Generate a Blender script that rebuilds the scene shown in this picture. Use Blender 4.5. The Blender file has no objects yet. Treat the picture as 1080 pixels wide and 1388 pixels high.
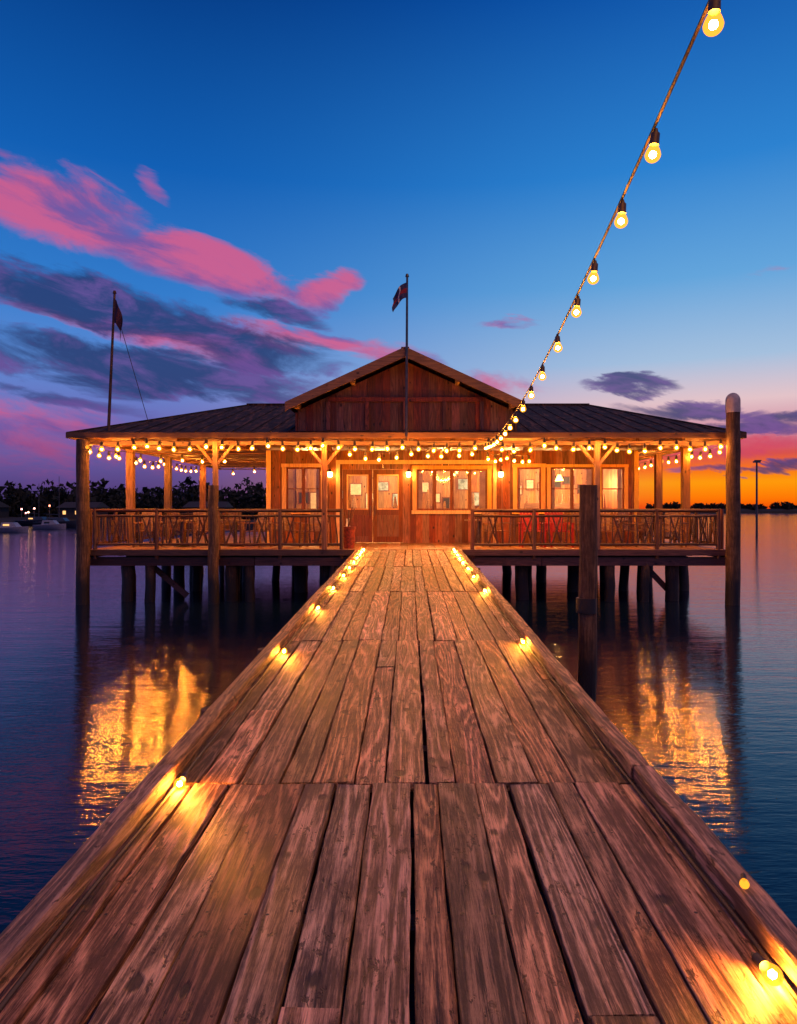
import bpy, math, random
from mathutils import Vector, Matrix
random.seed(11)
R = random.random
def U(a, b): return a + (b - a) * R()
scene = bpy.context.scene
COL = scene.collection
ORG = {}

def lin(r, g, b):
    f = lambda c: (c/255/12.92) if c/255 <= 0.04045 else ((c/255+0.055)/1.055)**2.4
    return (f(r), f(g), f(b), 1)

# ------------------------------------------------------------ node helpers
class NG:
    def __init__(s, tree):
        s.t = tree; s.n = tree.nodes; s.l = tree.links
    def new(s, typ, **kw):
        nd = s.n.new(typ)
        for k, v in kw.items(): setattr(nd, k, v)
        return nd
    def put(s, sock, v):
        if v is None: return
        if isinstance(v, bpy.types.NodeSocket): s.l.new(v, sock)
        else: sock.default_value = v
    def m(s, op, a, b=None, c=None, clamp=False):
        nd = s.new('ShaderNodeMath', operation=op, use_clamp=clamp)
        s.put(nd.inputs[0], a); s.put(nd.inputs[1], b); s.put(nd.inputs[2], c)
        return nd.outputs[0]
    def mix(s, f, a, b, mode='MIX'):
        nd = s.new('ShaderNodeMix', data_type='RGBA', blend_type=mode)
        s.put(nd.inputs[0], f); s.put(nd.inputs[6], a); s.put(nd.inputs[7], b)
        return nd.outputs[2]
    def ramp(s, f, stops, interp='LINEAR'):
        nd = s.new('ShaderNodeValToRGB'); cr = nd.color_ramp; cr.interpolation = interp
        while len(cr.elements) < len(stops): cr.elements.new(0.5)
        for e, (p, c) in zip(cr.elements, stops):
            e.position = p; e.color = c if len(c) == 4 else (*c, 1)
        s.put(nd.inputs[0], f)
        return nd.outputs[0]
    def sstep(s, v, a, b):
        nd = s.new('ShaderNodeMapRange', interpolation_type='SMOOTHSTEP')
        s.put(nd.inputs[0], v); nd.inputs[1].default_value = a; nd.inputs[2].default_value = b
        return nd.outputs[0]
    def noise(s, vec, scale, detail=3, rough=.5, dist=0):
        nd = s.new('ShaderNodeTexNoise')
        s.put(nd.inputs['Vector'], vec)
        nd.inputs['Scale'].default_value = scale; nd.inputs['Detail'].default_value = detail
        nd.inputs['Roughness'].default_value = rough; nd.inputs['Distortion'].default_value = dist
        return nd.outputs[0]
    def mapping(s, vec, scale=(1,1,1), loc=(0,0,0)):
        nd = s.new('ShaderNodeMapping'); s.put(nd.inputs[0], vec)
        nd.inputs['Scale'].default_value = scale; nd.inputs['Location'].default_value = loc
        return nd.outputs[0]

def newmat(name):
    mt = bpy.data.materials.new(name); mt.use_nodes = True
    g = NG(mt.node_tree); p = g.n['Principled BSDF']
    return mt, g, p

def wood(name, cl, cd, axis='Y', rough=.62, bump=.35, knots=True, var=.5, ring=1.0, weathered=False):
    mt, g, p = newmat(name)
    tc = g.new('ShaderNodeTexCoord').outputs['Object']
    at = g.new('ShaderNodeAttribute', attribute_name='rnd').outputs['Fac']
    off = g.new('ShaderNodeCombineXYZ')
    for i, k in enumerate((17.3, 29.1, 23.7)): g.put(off.inputs[i], g.m('MULTIPLY', at, k))
    ad = g.new('ShaderNodeVectorMath', operation='ADD'); g.put(ad.inputs[0], tc); g.put(ad.inputs[1], off.outputs[0])
    v = ad.outputs[0]
    def sc(along): return tuple(along if a == axis else 1 for a in 'XYZ')
    n1 = g.noise(g.mapping(v, sc(.07)), 5.0, 1.5, .4, .1)
    n2 = g.noise(g.mapping(v, sc(.035)), 105, 6, .8)
    n4 = g.noise(g.mapping(v, sc(.05)), 24, 6, .8)
    n3 = g.noise(v, 3.2, 6, .7)
    if weathered:
        rings = g.m('SINE', g.m('MULTIPLY_ADD', n4, 5, g.m('MULTIPLY', n1, 90)))
        rings = g.m('POWER', g.m('MULTIPLY_ADD', rings, .5, .5), 2.5)
        f = g.m('ADD', g.m('MULTIPLY', rings, .24), g.m('ADD', g.m('MULTIPLY', n2, 1.15), g.m('MULTIPLY', n3, .6)))
        f = g.m('ADD', f, g.m('MULTIPLY_ADD', n4, 1.05, -1.02))
        col = g.ramp(f, [(.2, tuple(.6*c for c in cd)), (.36, cd), (.52, tuple(.45*a+.55*b for a, b in zip(cl, cd))), (.68, cl), (.86, tuple(min(1, 1.25*c) for c in cl))])
    else:
        rings = g.m('SINE', g.m('MULTIPLY_ADD', n4, 1.5, g.m('MULTIPLY', n1, 110*ring)))
        rings = g.m('POWER', g.m('MULTIPLY_ADD', rings, .5, .5), 1.6)
        f = g.m('ADD', g.m('MULTIPLY', rings, .18), g.m('ADD', g.m('MULTIPLY', n2, .45), g.m('MULTIPLY', n3, .35)))
        f = g.m('ADD', f, g.m('MULTIPLY_ADD', n4, .5, -.2))
        col = g.ramp(f, [(.3, cd), (.5, tuple(.5*(a+b) for a, b in zip(cl, cd))), (.72, cl)])
    crack = g.sstep(g.noise(g.mapping(v, sc(.02)), 50, 4, .7), .395, .35)
    col = g.mix(g.m('MULTIPLY', crack, .92), col, (cd[0]*.2, cd[1]*.2, cd[2]*.2, 1))
    h = g.m('SUBTRACT', f, g.m('MULTIPLY', crack, .8))
    if knots:
        vo = g.new('ShaderNodeTexVoronoi'); g.put(vo.inputs['Vector'], g.mapping(v, sc(.6)))
        vo.inputs['Scale'].default_value = 4.6
        wob = g.m('ADD', vo.outputs['Distance'], g.m('MULTIPLY_ADD', n4, .24, -.12))
        kf = g.sstep(wob, .145, .085)
        col = g.mix(g.m('MULTIPLY', kf, .94), col, (cd[0]*.22, cd[1]*.2, cd[2]*.2, 1))
        h = g.m('SUBTRACT', h, g.m('MULTIPLY', kf, .5))
    if weathered:
        gz = g.noise(g.mapping(v, sc(.3)), 24, 4, .75, .5)
        gf = g.m('MULTIPLY', g.sstep(gz, .575, .615), g.sstep(n3, .44, .54))
        col = g.mix(g.m('MULTIPLY', gf, .85), col, (cd[0]*.3, cd[1]*.28, cd[2]*.27, 1))
        h = g.m('SUBTRACT', h, g.m('MULTIPLY', gf, .7))
    val = g.m('MULTIPLY_ADD', at, var, 1-var*.5)
    hs = g.new('ShaderNodeHueSaturation'); g.put(hs.inputs['Color'], col); g.put(hs.inputs['Value'], val)
    fr2 = g.m('FRACT', g.m('MULTIPLY', at, 7.7))
    g.put(hs.inputs['Hue'], g.m('MULTIPLY_ADD', fr2, .03, .485)); g.put(hs.inputs['Saturation'], g.m('MULTIPLY_ADD', g.m('FRACT', g.m('MULTIPLY', at, 13.1)), .35, .78))
    g.put(p.inputs['Base Color'], hs.outputs[0])
    g.put(p.inputs['Roughness'], g.m('MULTIPLY_ADD', n2, -.4, rough+.16))
    bp = g.new('ShaderNodeBump'); bp.inputs['Strength'].default_value = bump; bp.inputs['Distance'].default_value = .014
    g.put(bp.inputs['Height'], h); g.put(p.inputs['Normal'], bp.outputs[0])
    return mt

def plain(name, col, rough=.6, metal=0, nscale=8, namt=.35):
    mt, g, p = newmat(name)
    tc = g.new('ShaderNodeTexCoord').outputs['Object']
    n = g.noise(tc, nscale, 5, .6)
    c2 = tuple(c*(1-namt) for c in col[:3]) + (1,)
    g.put(p.inputs['Base Color'], g.mix(g.sstep(n, .3, .7), c2, (*col[:3], 1)))
    p.inputs['Roughness'].default_value = rough; p.inputs['Metallic'].default_value = metal
    bp = g.new('ShaderNodeBump'); bp.inputs['Strength'].default_value = .15; bp.inputs['Distance'].default_value = .01
    g.put(bp.inputs['Height'], n); g.put(p.inputs['Normal'], bp.outputs[0])
    return mt

def emis(name, col, st):
    mt, g, p = newmat(name)
    p.inputs['Base Color'].default_value = (*col, 1)
    p.inputs['Emission Color'].default_value = (*col, 1); p.inputs['Emission Strength'].default_value = st
    try: mt.cycles.emission_sampling = 'FRONT'
    except Exception: pass
    return mt
def shell(name, em, tr_amt):
    mt = bpy.data.materials.new(name); mt.use_nodes = True
    g = NG(mt.node_tree); g.n.clear()
    out = g.new('ShaderNodeOutputMaterial'); mx = g.new('ShaderNodeMixShader')
    tr = g.new('ShaderNodeBsdfTransparent'); e = g.new('ShaderNodeEmission')
    tr.inputs[0].default_value = (1, .8, .45, 1); e.inputs[0].default_value = (*em, 1); e.inputs[1].default_value = 1
    mx.inputs[0].default_value = tr_amt
    g.l.new(e.outputs[0], mx.inputs[1]); g.l.new(tr.outputs[0], mx.inputs[2]); g.l.new(mx.outputs[0], out.inputs[0])
    try: mt.cycles.emission_sampling = 'NONE'
    except Exception: pass
    return mt

M_DECK = wood('pier_plank_wood', (.68, .37, .23), (.115, .05, .03), 'Y', bump=1.0, var=1.1, weathered=True)
M_KERB = wood('kerb_wood', (.60, .31, .16), (.13, .055, .028), 'Y', bump=.9, weathered=True)
M_DECKH = wood('deck_wood', (.40, .20, .11), (.12, .055, .03), 'Y')
M_BEAMX = wood('beam_wood', (.13, .045, .026), (.03, .012, .008), 'X')
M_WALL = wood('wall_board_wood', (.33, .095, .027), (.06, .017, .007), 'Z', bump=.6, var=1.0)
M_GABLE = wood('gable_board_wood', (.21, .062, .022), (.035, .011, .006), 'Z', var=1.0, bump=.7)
M_TRIM = wood('trim_wood', (.80, .48, .15), (.55, .29, .08), 'Z', knots=False, bump=.1, var=.2)
M_DOOR = wood('door_wood', (.24, .062, .022), (.08, .02, .009), 'Z', knots=False, bump=.1, var=.2)
M_POST = wood('post_wood', (.36, .17, .065), (.09, .04, .016), 'Z', var=.5)
M_RPOST = wood('railing_post_wood', (.17, .07, .032), (.05, .02, .011), 'Z', var=.5)
M_RAIL = wood('rail_wood', (.13, .05, .024), (.035, .014, .008), 'X', var=.7)
M_CEIL = wood('ceiling_wood', (.28, .115, .038), (.08, .03, .011), 'Y', bump=.3)
M_BARGE = wood('barge_wood', (.17, .075, .032), (.05, .02, .01), 'X', var=.2)
M_FURN = wood('furniture_wood', (.30, .14, .06), (.10, .045, .02), 'X', var=.4, knots=False)
M_RED = plain('red_paint', (.42, .025, .015), .45)
M_REDD = plain('worn_red_paint', (.26, .03, .015), .6, nscale=14, namt=.7)
M_WHITE = plain('white_paint', (.7, .68, .64), .5)
M_BLUE = plain('pale_blue_print', (.40, .62, .9), .5, nscale=5, namt=.7)
M_BLACK = plain('black_rubber', (.015, .013, .012), .5)
M_METAL = plain('dark_metal', (.12, .11, .10), .35, .8)
M_WIRE = plain('wire_rubber', (.03, .022, .018), .5)
M_FLAG = plain('flag_cloth', (.03, .035, .12), .8)
M_FLAGR = plain('flag_cloth_red', (.28, .02, .04), .8)
M_BULB = emis('filament_glow', (1.0, .38, .065), 3900)
M_KBULB = emis('kerb_filament_glow', (1.0, .38, .06), 6500)
M_LANT = emis('lantern_glow', (1.0, .42, .08), 110)
M_SHELL = shell('amber_bulb_glass', (2.4, .80, .06), .42)
M_PEND = emis('pendant_glow', (1.0, .50, .12), 10)
M_LIT = emis('lit_window_glow', (1.0, .5, .15), 1.6)
M_IN = wood('interior_panel_wood', (.46, .23, .08), (.18, .07, .025), 'Z', bump=.2)

def mk_pile():
    mt, g, p = newmat('piling_wood')
    tc = g.new('ShaderNodeTexCoord').outputs['Object']
    geo = g.new('ShaderNodeNewGeometry').outputs['Position']
    sx = g.new('ShaderNodeSeparateXYZ'); g.put(sx.inputs[0], geo)
    n = g.noise(g.mapping(tc, (1, 1, .08)), 34, 6, .75)
    n2 = g.noise(tc, 5, 5, .65)
    c = g.ramp(g.m('ADD', g.m('MULTIPLY', n, .8), g.m('MULTIPLY', n2, .35)), [(.40, (.012, .007, .005)), (.56, (.075, .038, .022)), (.78, (.24, .14, .08))])
    wet = g.sstep(g.m('ADD', sx.outputs[2], g.m('MULTIPLY', n2, .5)), 1.25, .7)
    c = g.mix(wet, c, (.008, .007, .008, 1))
    g.put(p.inputs['Base Color'], c)
    g.put(p.inputs['Roughness'], g.m('MULTIPLY_ADD', wet, -.3, .8))
    bp = g.new('ShaderNodeBump'); bp.inputs['Strength'].default_value = 1; bp.inputs['Distance'].default_value = .03
    g.put(bp.inputs['Height'], n); g.put(p.inputs['Normal'], bp.outputs[0])
    return mt
M_PILE = mk_pile()

def mk_roof():
    mt, g, p = newmat('roof_shingle')
    tc = g.new('ShaderNodeTexCoord').outputs['Object']
    br = g.new('ShaderNodeTexBrick'); g.put(br.inputs['Vector'], tc)
    br.inputs['Scale'].default_value = 1; br.inputs['Brick Width'].default_value = .32; br.inputs['Row Height'].default_value = .22
    br.inputs['Mortar Size'].default_value = .012
    br.inputs['Color1'].default_value = (.03, .02, .016, 1); br.inputs['Color2'].default_value = (.075, .042, .03, 1); br.inputs['Mortar'].default_value = (.01, .008, .008, 1)
    n = g.noise(tc, 2.2, 5, .65)
    n2 = g.noise(g.mapping(tc, (1, .15, .15)), 9, 4, .6)
    c = g.mix(g.sstep(n, .4, .65), br.outputs['Color'], (.022, .014, .011, 1))
    c = g.mix(g.m('MULTIPLY', g.sstep(n2, .50, .68), .8), c, (.17, .075, .04, 1))
    g.put(p.inputs['Base Color'], c)
    p.inputs['Roughness'].default_value = .85; p.inputs['Specular IOR Level'].default_value = .2
    bp = g.new('ShaderNodeBump'); bp.inputs['Strength'].default_value = .6; bp.inputs['Distance'].default_value = .02
    g.put(bp.inputs['Height'], br.outputs['Fac']); bp.invert = True; g.put(p.inputs['Normal'], bp.outputs[0])
    return mt
M_ROOF = mk_roof()

def mk_glass():
    mt = bpy.data.materials.new('window_glass'); mt.use_nodes = True
    g = NG(mt.node_tree); g.n.clear()
    out = g.new('ShaderNodeOutputMaterial'); mx = g.new('ShaderNodeMixShader')
    tr = g.new('ShaderNodeBsdfTransparent'); gl = g.new('ShaderNodeBsdfGlossy')
    tr.inputs[0].default_value = (.95, .92, .88, 1); gl.inputs['Roughness'].default_value = .04
    mx.inputs[0].default_value = .16
    g.l.new(tr.outputs[0], mx.inputs[1]); g.l.new(gl.outputs[0], mx.inputs[2]); g.l.new(mx.outputs[0], out.inputs[0])
    return mt
M_GLASS = mk_glass()

# ------------------------------------------------------------ mesh helpers
class MB:
    def __init__(s): s.v = []; s.f = []; s.mi = []; s.r = []
    def add(s, vs, fs, mi=0, rnd=None):
        b = len(s.v); rnd = R() if rnd is None else rnd
        s.v += [Vector(v) for v in vs]; s.r += [rnd]*len(vs)
        s.f += [tuple(b+i for i in f) for f in fs]; s.mi += [mi]*len(fs)
    def box(s, x0, x1, y0, y1, z0, z1, mi=0, rnd=None, M=None):
        vs = [Vector(c) for c in ((x0,y0,z0),(x1,y0,z0),(x1,y1,z0),(x0,y1,z0),(x0,y0,z1),(x1,y0,z1),(x1,y1,z1),(x0,y1,z1))]
        if M is not None: vs = [M @ v for v in vs]
        s.add(vs, [(0,3,2,1),(4,5,6,7),(0,1,5,4),(1,2,6,5),(2,3,7,6),(3,0,4,7)], mi, rnd)
    def beam(s, a, b, w, h, mi=0, up=(0,0,1)):
        a = Vector(a); b = Vector(b); d = b-a; L = d.length; d.normalize()
        sd = d.cross(Vector(up)); sd.normalize(); u = sd.cross(d)
        M = Matrix((sd, d, u)).transposed().to_4x4(); M.translation = a
        s.box(-w/2, w/2, 0, L, -h/2, h/2, mi, None, M)
    def cyl(s, a, b, r0, r1=None, n=12, mi=0, wob=0, seg=1):
        r1 = r0 if r1 is None else r1
        a = Vector(a); b = Vector(b); d = (b-a).normalized()
        t = Vector((1,0,0)) if abs(d.x) < .8 else Vector((0,1,0))
        u = d.cross(t).normalized(); w = d.cross(u)
        vs = []; fs = []
        for k in range(seg+1):
            c = a.lerp(b, k/seg); r = r0+(r1-r0)*k/seg
            c = c + u*U(-wob, wob) + w*U(-wob, wob)
            for i in range(n):
                an = 2*math.pi*i/n; rr = r*(1+U(-wob, wob)*2)
                vs.append(c+u*math.cos(an)*rr+w*math.sin(an)*rr)
        for k in range(seg):
            for i in range(n):
                j = (i+1) % n
                fs.append((k*n+i, (k+1)*n+i, (k+1)*n+j, k*n+j))
        fs.append(tuple(range(n))); fs.append(tuple(seg*n+i for i in reversed(range(n))))
        s.add(vs, fs, mi)
    def tube(s, pts, r, n=6, mi=0):
        for a, b in zip(pts, pts[1:]): s.cyl(a, b, r, r, n, mi)
    def obj(s, name, mats, parent=None, smooth=False, origin=None):
        org = Vector(origin) if origin is not None else (ORG[parent.name] if parent else Vector((0,0,0)))
        me = bpy.data.meshes.new(name)
        me.from_pydata([v-org for v in s.v], [], s.f)
        me.update()
        for m in (mats if isinstance(mats, (list, tuple)) else [mats]): me.materials.append(m)
        me.polygons.foreach_set('material_index', s.mi)
        a = me.attributes.new('rnd', 'FLOAT', 'POINT'); a.data.foreach_set('value', s.r)
        if smooth:
            me.polygons.foreach_set('use_smooth', [True]*len(me.polygons))
            me.set_sharp_from_angle(angle=math.radians(50))
        o = bpy.data.objects.new(name, me); COL.objects.link(o)
        if parent:
            o.parent = parent; o.location = org-ORG[parent.name]
        else: o.location = org
        ORG[o.name] = org.copy()
        return o

def tag(o, label, category, group=None, kind=None):
    o['label'] = label
    if category: o['category'] = category
    if group: o['group'] = group
    if kind: o['kind'] = kind
    return o
def thing(name, loc, label, category, group=None, kind=None):
    e = bpy.data.objects.new(name, None); COL.objects.link(e); e.location = loc
    e.empty_display_size = .2
    ORG[e.name] = Vector(loc)
    return tag(e, label, category, group, kind)
def copy_tree(src, loc, rz=0, **props):
    o = src.copy(); COL.objects.link(o); o.location = loc; o.rotation_euler = (0, 0, rz)
    for k, v in props.items(): o[k] = v
    def rec(a, b):
        for c in a.children:
            d = c.copy(); COL.objects.link(d); d.parent = b; rec(c, d)
    rec(src, o)
    return o

# ------------------------------------------------------------ camera
cd = bpy.data.cameras.new('camera'); cam = bpy.data.objects.new('camera', cd); COL.objects.link(cam)
cam.location = (0, 0, 2.4); cam.rotation_euler = (math.radians(90), 0, 0)
cd.sensor_fit = 'VERTICAL'; cd.sensor_height = 36; cd.lens = 36*950/1388
cd.shift_x = -15/1388; cd.shift_y = -4/1388
cd.clip_start = .05; cd.clip_end = 6000
scene.camera = cam

# ------------------------------------------------------------ world
w = bpy.data.worlds.new('World'); scene.world = w; w.use_nodes = True
g = NG(w.node_tree); bg = g.n['Background']
dirn = g.new('ShaderNodeTexCoord').outputs['Generated']
sp = g.new('ShaderNodeSeparateXYZ'); g.put(sp.inputs[0], dirn)
DEG = 180/math.pi
az = g.m('MULTIPLY', g.m('ARCTAN2', sp.outputs[0], sp.outputs[1]), DEG)
el = g.m('MULTIPLY', g.m('ARCSINE', sp.outputs[2]), DEG)
t = g.m('DIVIDE', el, 45, clamp=True)
L = g.ramp(t, [(0, lin(62,50,98)), (.04, lin(88,68,130)), (.13, lin(112,104,180)), (.24, lin(92,138,212)), (.35, lin(52,125,205)), (.55, lin(18,95,180)), (.8, lin(6,60,134)), (1, lin(4,42,105))])
Rr = g.ramp(t, [(0, lin(240,70,5)), (.018, lin(255,120,5)), (.045, lin(255,155,12)), (.066, lin(250,115,25)), (.092, lin(215,80,75)), (.125, lin(205,130,155)), (.18, lin(228,195,200)), (.25, lin(165,192,222)), (.38, lin(100,165,220)), (.55, lin(45,130,208)), (.8, lin(12,82,168)), (1, lin(8,60,140))])
fr = g.m('MULTIPLY', g.sstep(az, -22, 24), g.sstep(az, 95, 55))
sky = g.mix(fr, L, Rr)
cv = g.new('ShaderNodeCombineXYZ'); g.put(cv.inputs[0], g.m('MULTIPLY', az, .042)); g.put(cv.inputs[1], g.m('MULTIPLY', g.m('ADD', el, g.m('MULTIPLY', az, .16)), .125))
cn = g.noise(cv.outputs[0], 3.2, 9, .62, .45)
cn2 = g.noise(g.mapping(cv.outputs[0], (1, 1, 1), (3, 5, 2)), 2.6, 7, .6, .45)
cn3 = g.noise(g.mapping(cv.outputs[0], (1, 1, 1), (9, 1, 4)), 1.3, 3, .55, .3)
wa = g.m('ADD', az, g.m('MULTIPLY_ADD', cn3, 8, -4))
we = g.m('ADD', el, g.m('MULTIPLY_ADD', cn2, 4.4, -2.2))
def ell(a0, e0, rx, ry, tilt, wt):
    ct, st_ = math.cos(math.radians(tilt)), math.sin(math.radians(tilt))
    dx = g.m('SUBTRACT', wa, a0); dy = g.m('SUBTRACT', we, e0)
    u = g.m('ADD', g.m('MULTIPLY', dx, ct/rx), g.m('MULTIPLY', dy, st_/rx))
    v = g.m('ADD', g.m('MULTIPLY', dx, -st_/ry), g.m('MULTIPLY', dy, ct/ry))
    r2 = g.m('ADD', g.m('MULTIPLY', u, u), g.m('MULTIPLY', v, v))
    return g.m('MULTIPLY', g.m('SUBTRACT', 1, r2, clamp=True), wt)
pink = [(-27,20.7,8,3.5,-3,1.2), (-17,18.6,10,2.2,-12,1.05), (-6.2,17.2,4.2,1.6,12,1.05), (-13,17.8,9,1.3,-10,.9), (-20,12.9,13,1.2,-9,.85), (-9,13.4,9,1.4,-8,.9), (-27,5,12,3.4,-5,.7),
        (-2.5,12.5,6,1.3,-4,.85), (8.2,14.8,3.8,.6,-3,.7), (26,4.6,11,1.0,0,.7), (-29.5,24,4,.8,-6,.6), (-19.7,23.3,2.2,.7,-30,.65), (6,10.2,7,1.9,-8,.6), (27,17,3,.5,0,.35),
        (-70,25,30,9,5,.9), (130,30,50,12,0,1), (-150,35,50,14,0,1)]
dark = [(-25,15.0,13,2.3,-9,1.2), (-15,13.2,11,1.9,-12,1.15), (-20,10.5,16,2.0,-4,1.2), (-27,8.3,9,.9,-4,.65), (-12,15.7,6,1.0,-6,.8), (-12,9.0,9,1.0,-3,.75), (17.8,9.5,5,.9,-6,.95), (21.5,7.4,7,.8,-4,.9), (24,5.9,9,.65,0,.85), (29,6.5,6,.7,0,.85), (27,3.2,8,.45,1,.85)]
def total(lst):
    s_ = None
    for e in lst:
        x = ell(*e); s_ = x if s_ is None else g.m('MAXIMUM', s_, x)
    return s_
pm, dm = total(pink), total(dark)
nz = g.m('MULTIPLY_ADD', cn, 3.0, -1.5)
def dens(mk, a, b): return g.m('MULTIPLY', g.sstep(g.m('ADD', mk, g.m('MULTIPLY', nz, .75)), a, b), g.sstep(mk, 0, .35))
pd, dd = dens(pm, .08, .95), dens(dm, .1, .85)
pc = g.mix(g.sstep(cn2, .42, .62), lin(208, 94, 140), lin(118, 86, 160))
pc = g.mix(g.m('MULTIPLY', g.sstep(az, 15, 22), .7), pc, lin(215, 62, 70))
lowf = g.sstep(el, 8, 3)
pc = g.mix(g.m('MULTIPLY', g.m('MULTIPLY', lowf, g.sstep(az, 0, -10)), .65), pc, lin(120, 60, 120))
dc = g.mix(g.sstep(cn, .44, .64), lin(40, 58, 110), lin(104, 76, 146))
sky = g.mix(g.m('MULTIPLY', pd, .9), sky, pc)
sky = g.mix(g.m('MULTIPLY', dd, .9), sky, dc)
sky = g.mix(g.sstep(el, 0, -4), sky, lin(20, 26, 45))
g.put(bg.inputs[0], sky); bg.inputs[1].default_value = 1.0
try: w.cycles.sampling_method = 'MANUAL'; w.cycles.sample_map_resolution = 512
except Exception: pass

sl = bpy.data.lights.new('warm_fill', 'SUN'); sl.energy = .85; sl.angle = math.radians(9); sl.color = (1, .53, .29)  # added warm fill from behind the camera, keeps the planks from turning blue
so = bpy.data.objects.new('warm_fill_sun', sl); COL.objects.link(so)
so.rotation_euler = (math.radians(30), 0, math.radians(40))

# ------------------------------------------------------------ water
def mk_water():
    mt, g, p = newmat('water')
    pos = g.new('ShaderNodeNewGeometry').outputs['Position']
    p.inputs['Base Color'].default_value = (.002, .008, .030, 1)
    p.inputs['Roughness'].default_value = .085; p.inputs['IOR'].default_value = 1.33
    a = g.noise(g.mapping(pos, (.2, 1, 1)), 2.0, 2, .5, .15)
    b = g.noise(g.mapping(pos, (.3, 1.2, 1)), 10, 3, .6, .2)
    c = g.noise(pos, .12, 3, .5)
    h = g.m('ADD', g.m('MULTIPLY', a, .42), g.m('MULTIPLY', b, .22))
    bp = g.new('ShaderNodeBump'); bp.inputs['Distance'].default_value = .06
    g.put(bp.inputs['Strength'], g.m('MULTIPLY_ADD', c, .35, .22))
    g.put(bp.inputs['Height'], h); g.put(p.inputs['Normal'], bp.outputs[0])
    return mt
mb = MB(); mb.add([(-3000,-200,0),(3000,-200,0),(3000,4500,0),(-3000,4500,0)], [(0,1,2,3)])
tag(mb.obj('water', mk_water()), 'calm dark blue harbour water with golden reflections', 'water', kind='structure')
mb = MB(); mb.add([(-3000,-200,-3),(3000,-200,-3),(3000,4500,-3),(-3000,4500,-3)], [(0,1,2,3)])
tag(mb.obj('ground', plain('mud', (.05,.045,.04), .9)), 'muddy harbour bed under the water', 'ground', kind='structure')

# ------------------------------------------------------------ pier
def PZ(y): return .9+.0253*y
pier = thing('pier', (0, 9, 0), 'long weathered plank pier leading to the boathouse', 'pier')
def plank(mb, x0, x1, y0, y1, th=.045):
    n = max(2, int((y1-y0)/.1)); rnd = R(); z0 = U(-.006, .006); tw = U(-.003, .003); bv = .004
    vs = []; fs = []; e0 = e1 = 0
    for k in range(n+1):
        y = y0+(y1-y0)*k/n; z = PZ(y)+z0
        e0 = e0*.6+U(-.0035, .0035); e1 = e1*.6+U(-.0035, .0035); a = x0+e0; b = x1+e1
        yj = y+(U(-.008, .008) if k in (0, n) else 0)
        for (x, zz) in ((a, z-th), (a, z-bv), (a+bv, z-tw), ((a+b)/2, z), (b-bv, z+tw), (b, z-bv), (b, z-th)): vs.append((x, yj, zz))
    m_ = 7
    for k in range(n):
        for i in range(m_):
            j = (i+1) % m_
            fs.append((k*m_+i, k*m_+j, (k+1)*m_+j, (k+1)*m_+i))
    fs.append(tuple(reversed(range(m_)))); fs.append(tuple(n*m_+i for i in range(m_)))
    mb.add(vs, fs, 0, rnd)
mb = MB(); nails = MB()
joints = [-1.2, .12, 3.6, 7.05, 10.5, 14.0, 17.95]
NP = 13; PW = 2.51/NP
for a, b in zip(joints, joints[1:]):
    np_ = 14 if a == .12 else NP; pw = 2.51/np_
    xs = [-1.28+pw*i+(U(-.03, .03) if 0 < i < np_ else 0) for i in range(np_+1)]
    for i in range(np_):
        g1 = U(.003, .007)+(U(.008, .018) if R() < .3 else 0)
        cuts = [a+.004, b-.004]
        if R() < .16 or (a == .12 and i in (9, 10)): cuts.insert(1, U(a+.7, b-.7))
        for c0, c1 in zip(cuts, cuts[1:]):
            plank(mb, xs[i]+g1, xs[i+1]-.003, c0+.004, c1-.004)
        y = a+.07
        while y < b:
            for fx in (.22, .78):
                x = xs[i]+(xs[i+1]-xs[i])*fx+U(-.01, .01); yy = y+U(-.02, .02); z = PZ(yy)+.0075
                rr = U(.005, .0075)
                nails.add([(x+rr*math.cos(k*math.pi/3), yy+rr*math.sin(k*math.pi/3), z) for k in range(6)], [tuple(range(6))])
            y += .573
dk = mb.obj('decking', M_DECK, pier, origin=(0, 0, 0)); nails.obj('nail_heads', M_BLACK, pier)
mb = MB()
for y in [i*.573-.9 for i in range(33)]:
    mb.box(-1.2, 1.15, y-.05, y+.05, PZ(y)-.25, PZ(y)-.06)
mb.obj('joists', M_BEAMX, pier)
for x0, x1 in ((-1.31, -1.205), (1.145, 1.25)):
    mb = MB()
    for a, b in zip(joints, joints[1:]):
        n = 18; vs = []; fs = []; dxx = U(-.006, .006); bv = .009
        for k in range(n+1):
            y = a+.004+(b-a-.008)*k/n; z = PZ(y)+.024; j = U(-.004, .004)
            for (x, zz) in ((x0, 0), (x0, .07-bv), (x0+bv, .07), (x1-bv, .07), (x1, .07-bv), (x1, 0)): vs.append((x+dxx+j, y, z+zz+j))
        for k in range(n):
            for i in range(6):
                jn = (i+1) % 6; fs.append((k*6+i, k*6+jn, (k+1)*6+jn, (k+1)*6+i))
        fs.append(tuple(reversed(range(6)))); fs.append(tuple(n*6+i for i in range(6)))
        mb.add(vs, fs)
        y = a+.25
        while y < b: mb.box(x0+.01, x1-.01, y-.12, y+.12, PZ(y)-.002, PZ(y)+.028); y += 1.0
    mb.obj('kerb', M_KERB, pier, origin=(0, 0, 0))
    mb = MB()
    xo = -1.26 if x0 < 0 else 1.20
    for a, b in zip(joints, joints[1:]):
        mb.beam(((xo+.0), a+.005, PZ(a)-.19), (xo, b-.005, PZ(b)-.19), .045, .24)
    mb.obj('side_beam', M_KERB, pier, origin=(0, 0, 0))

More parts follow.
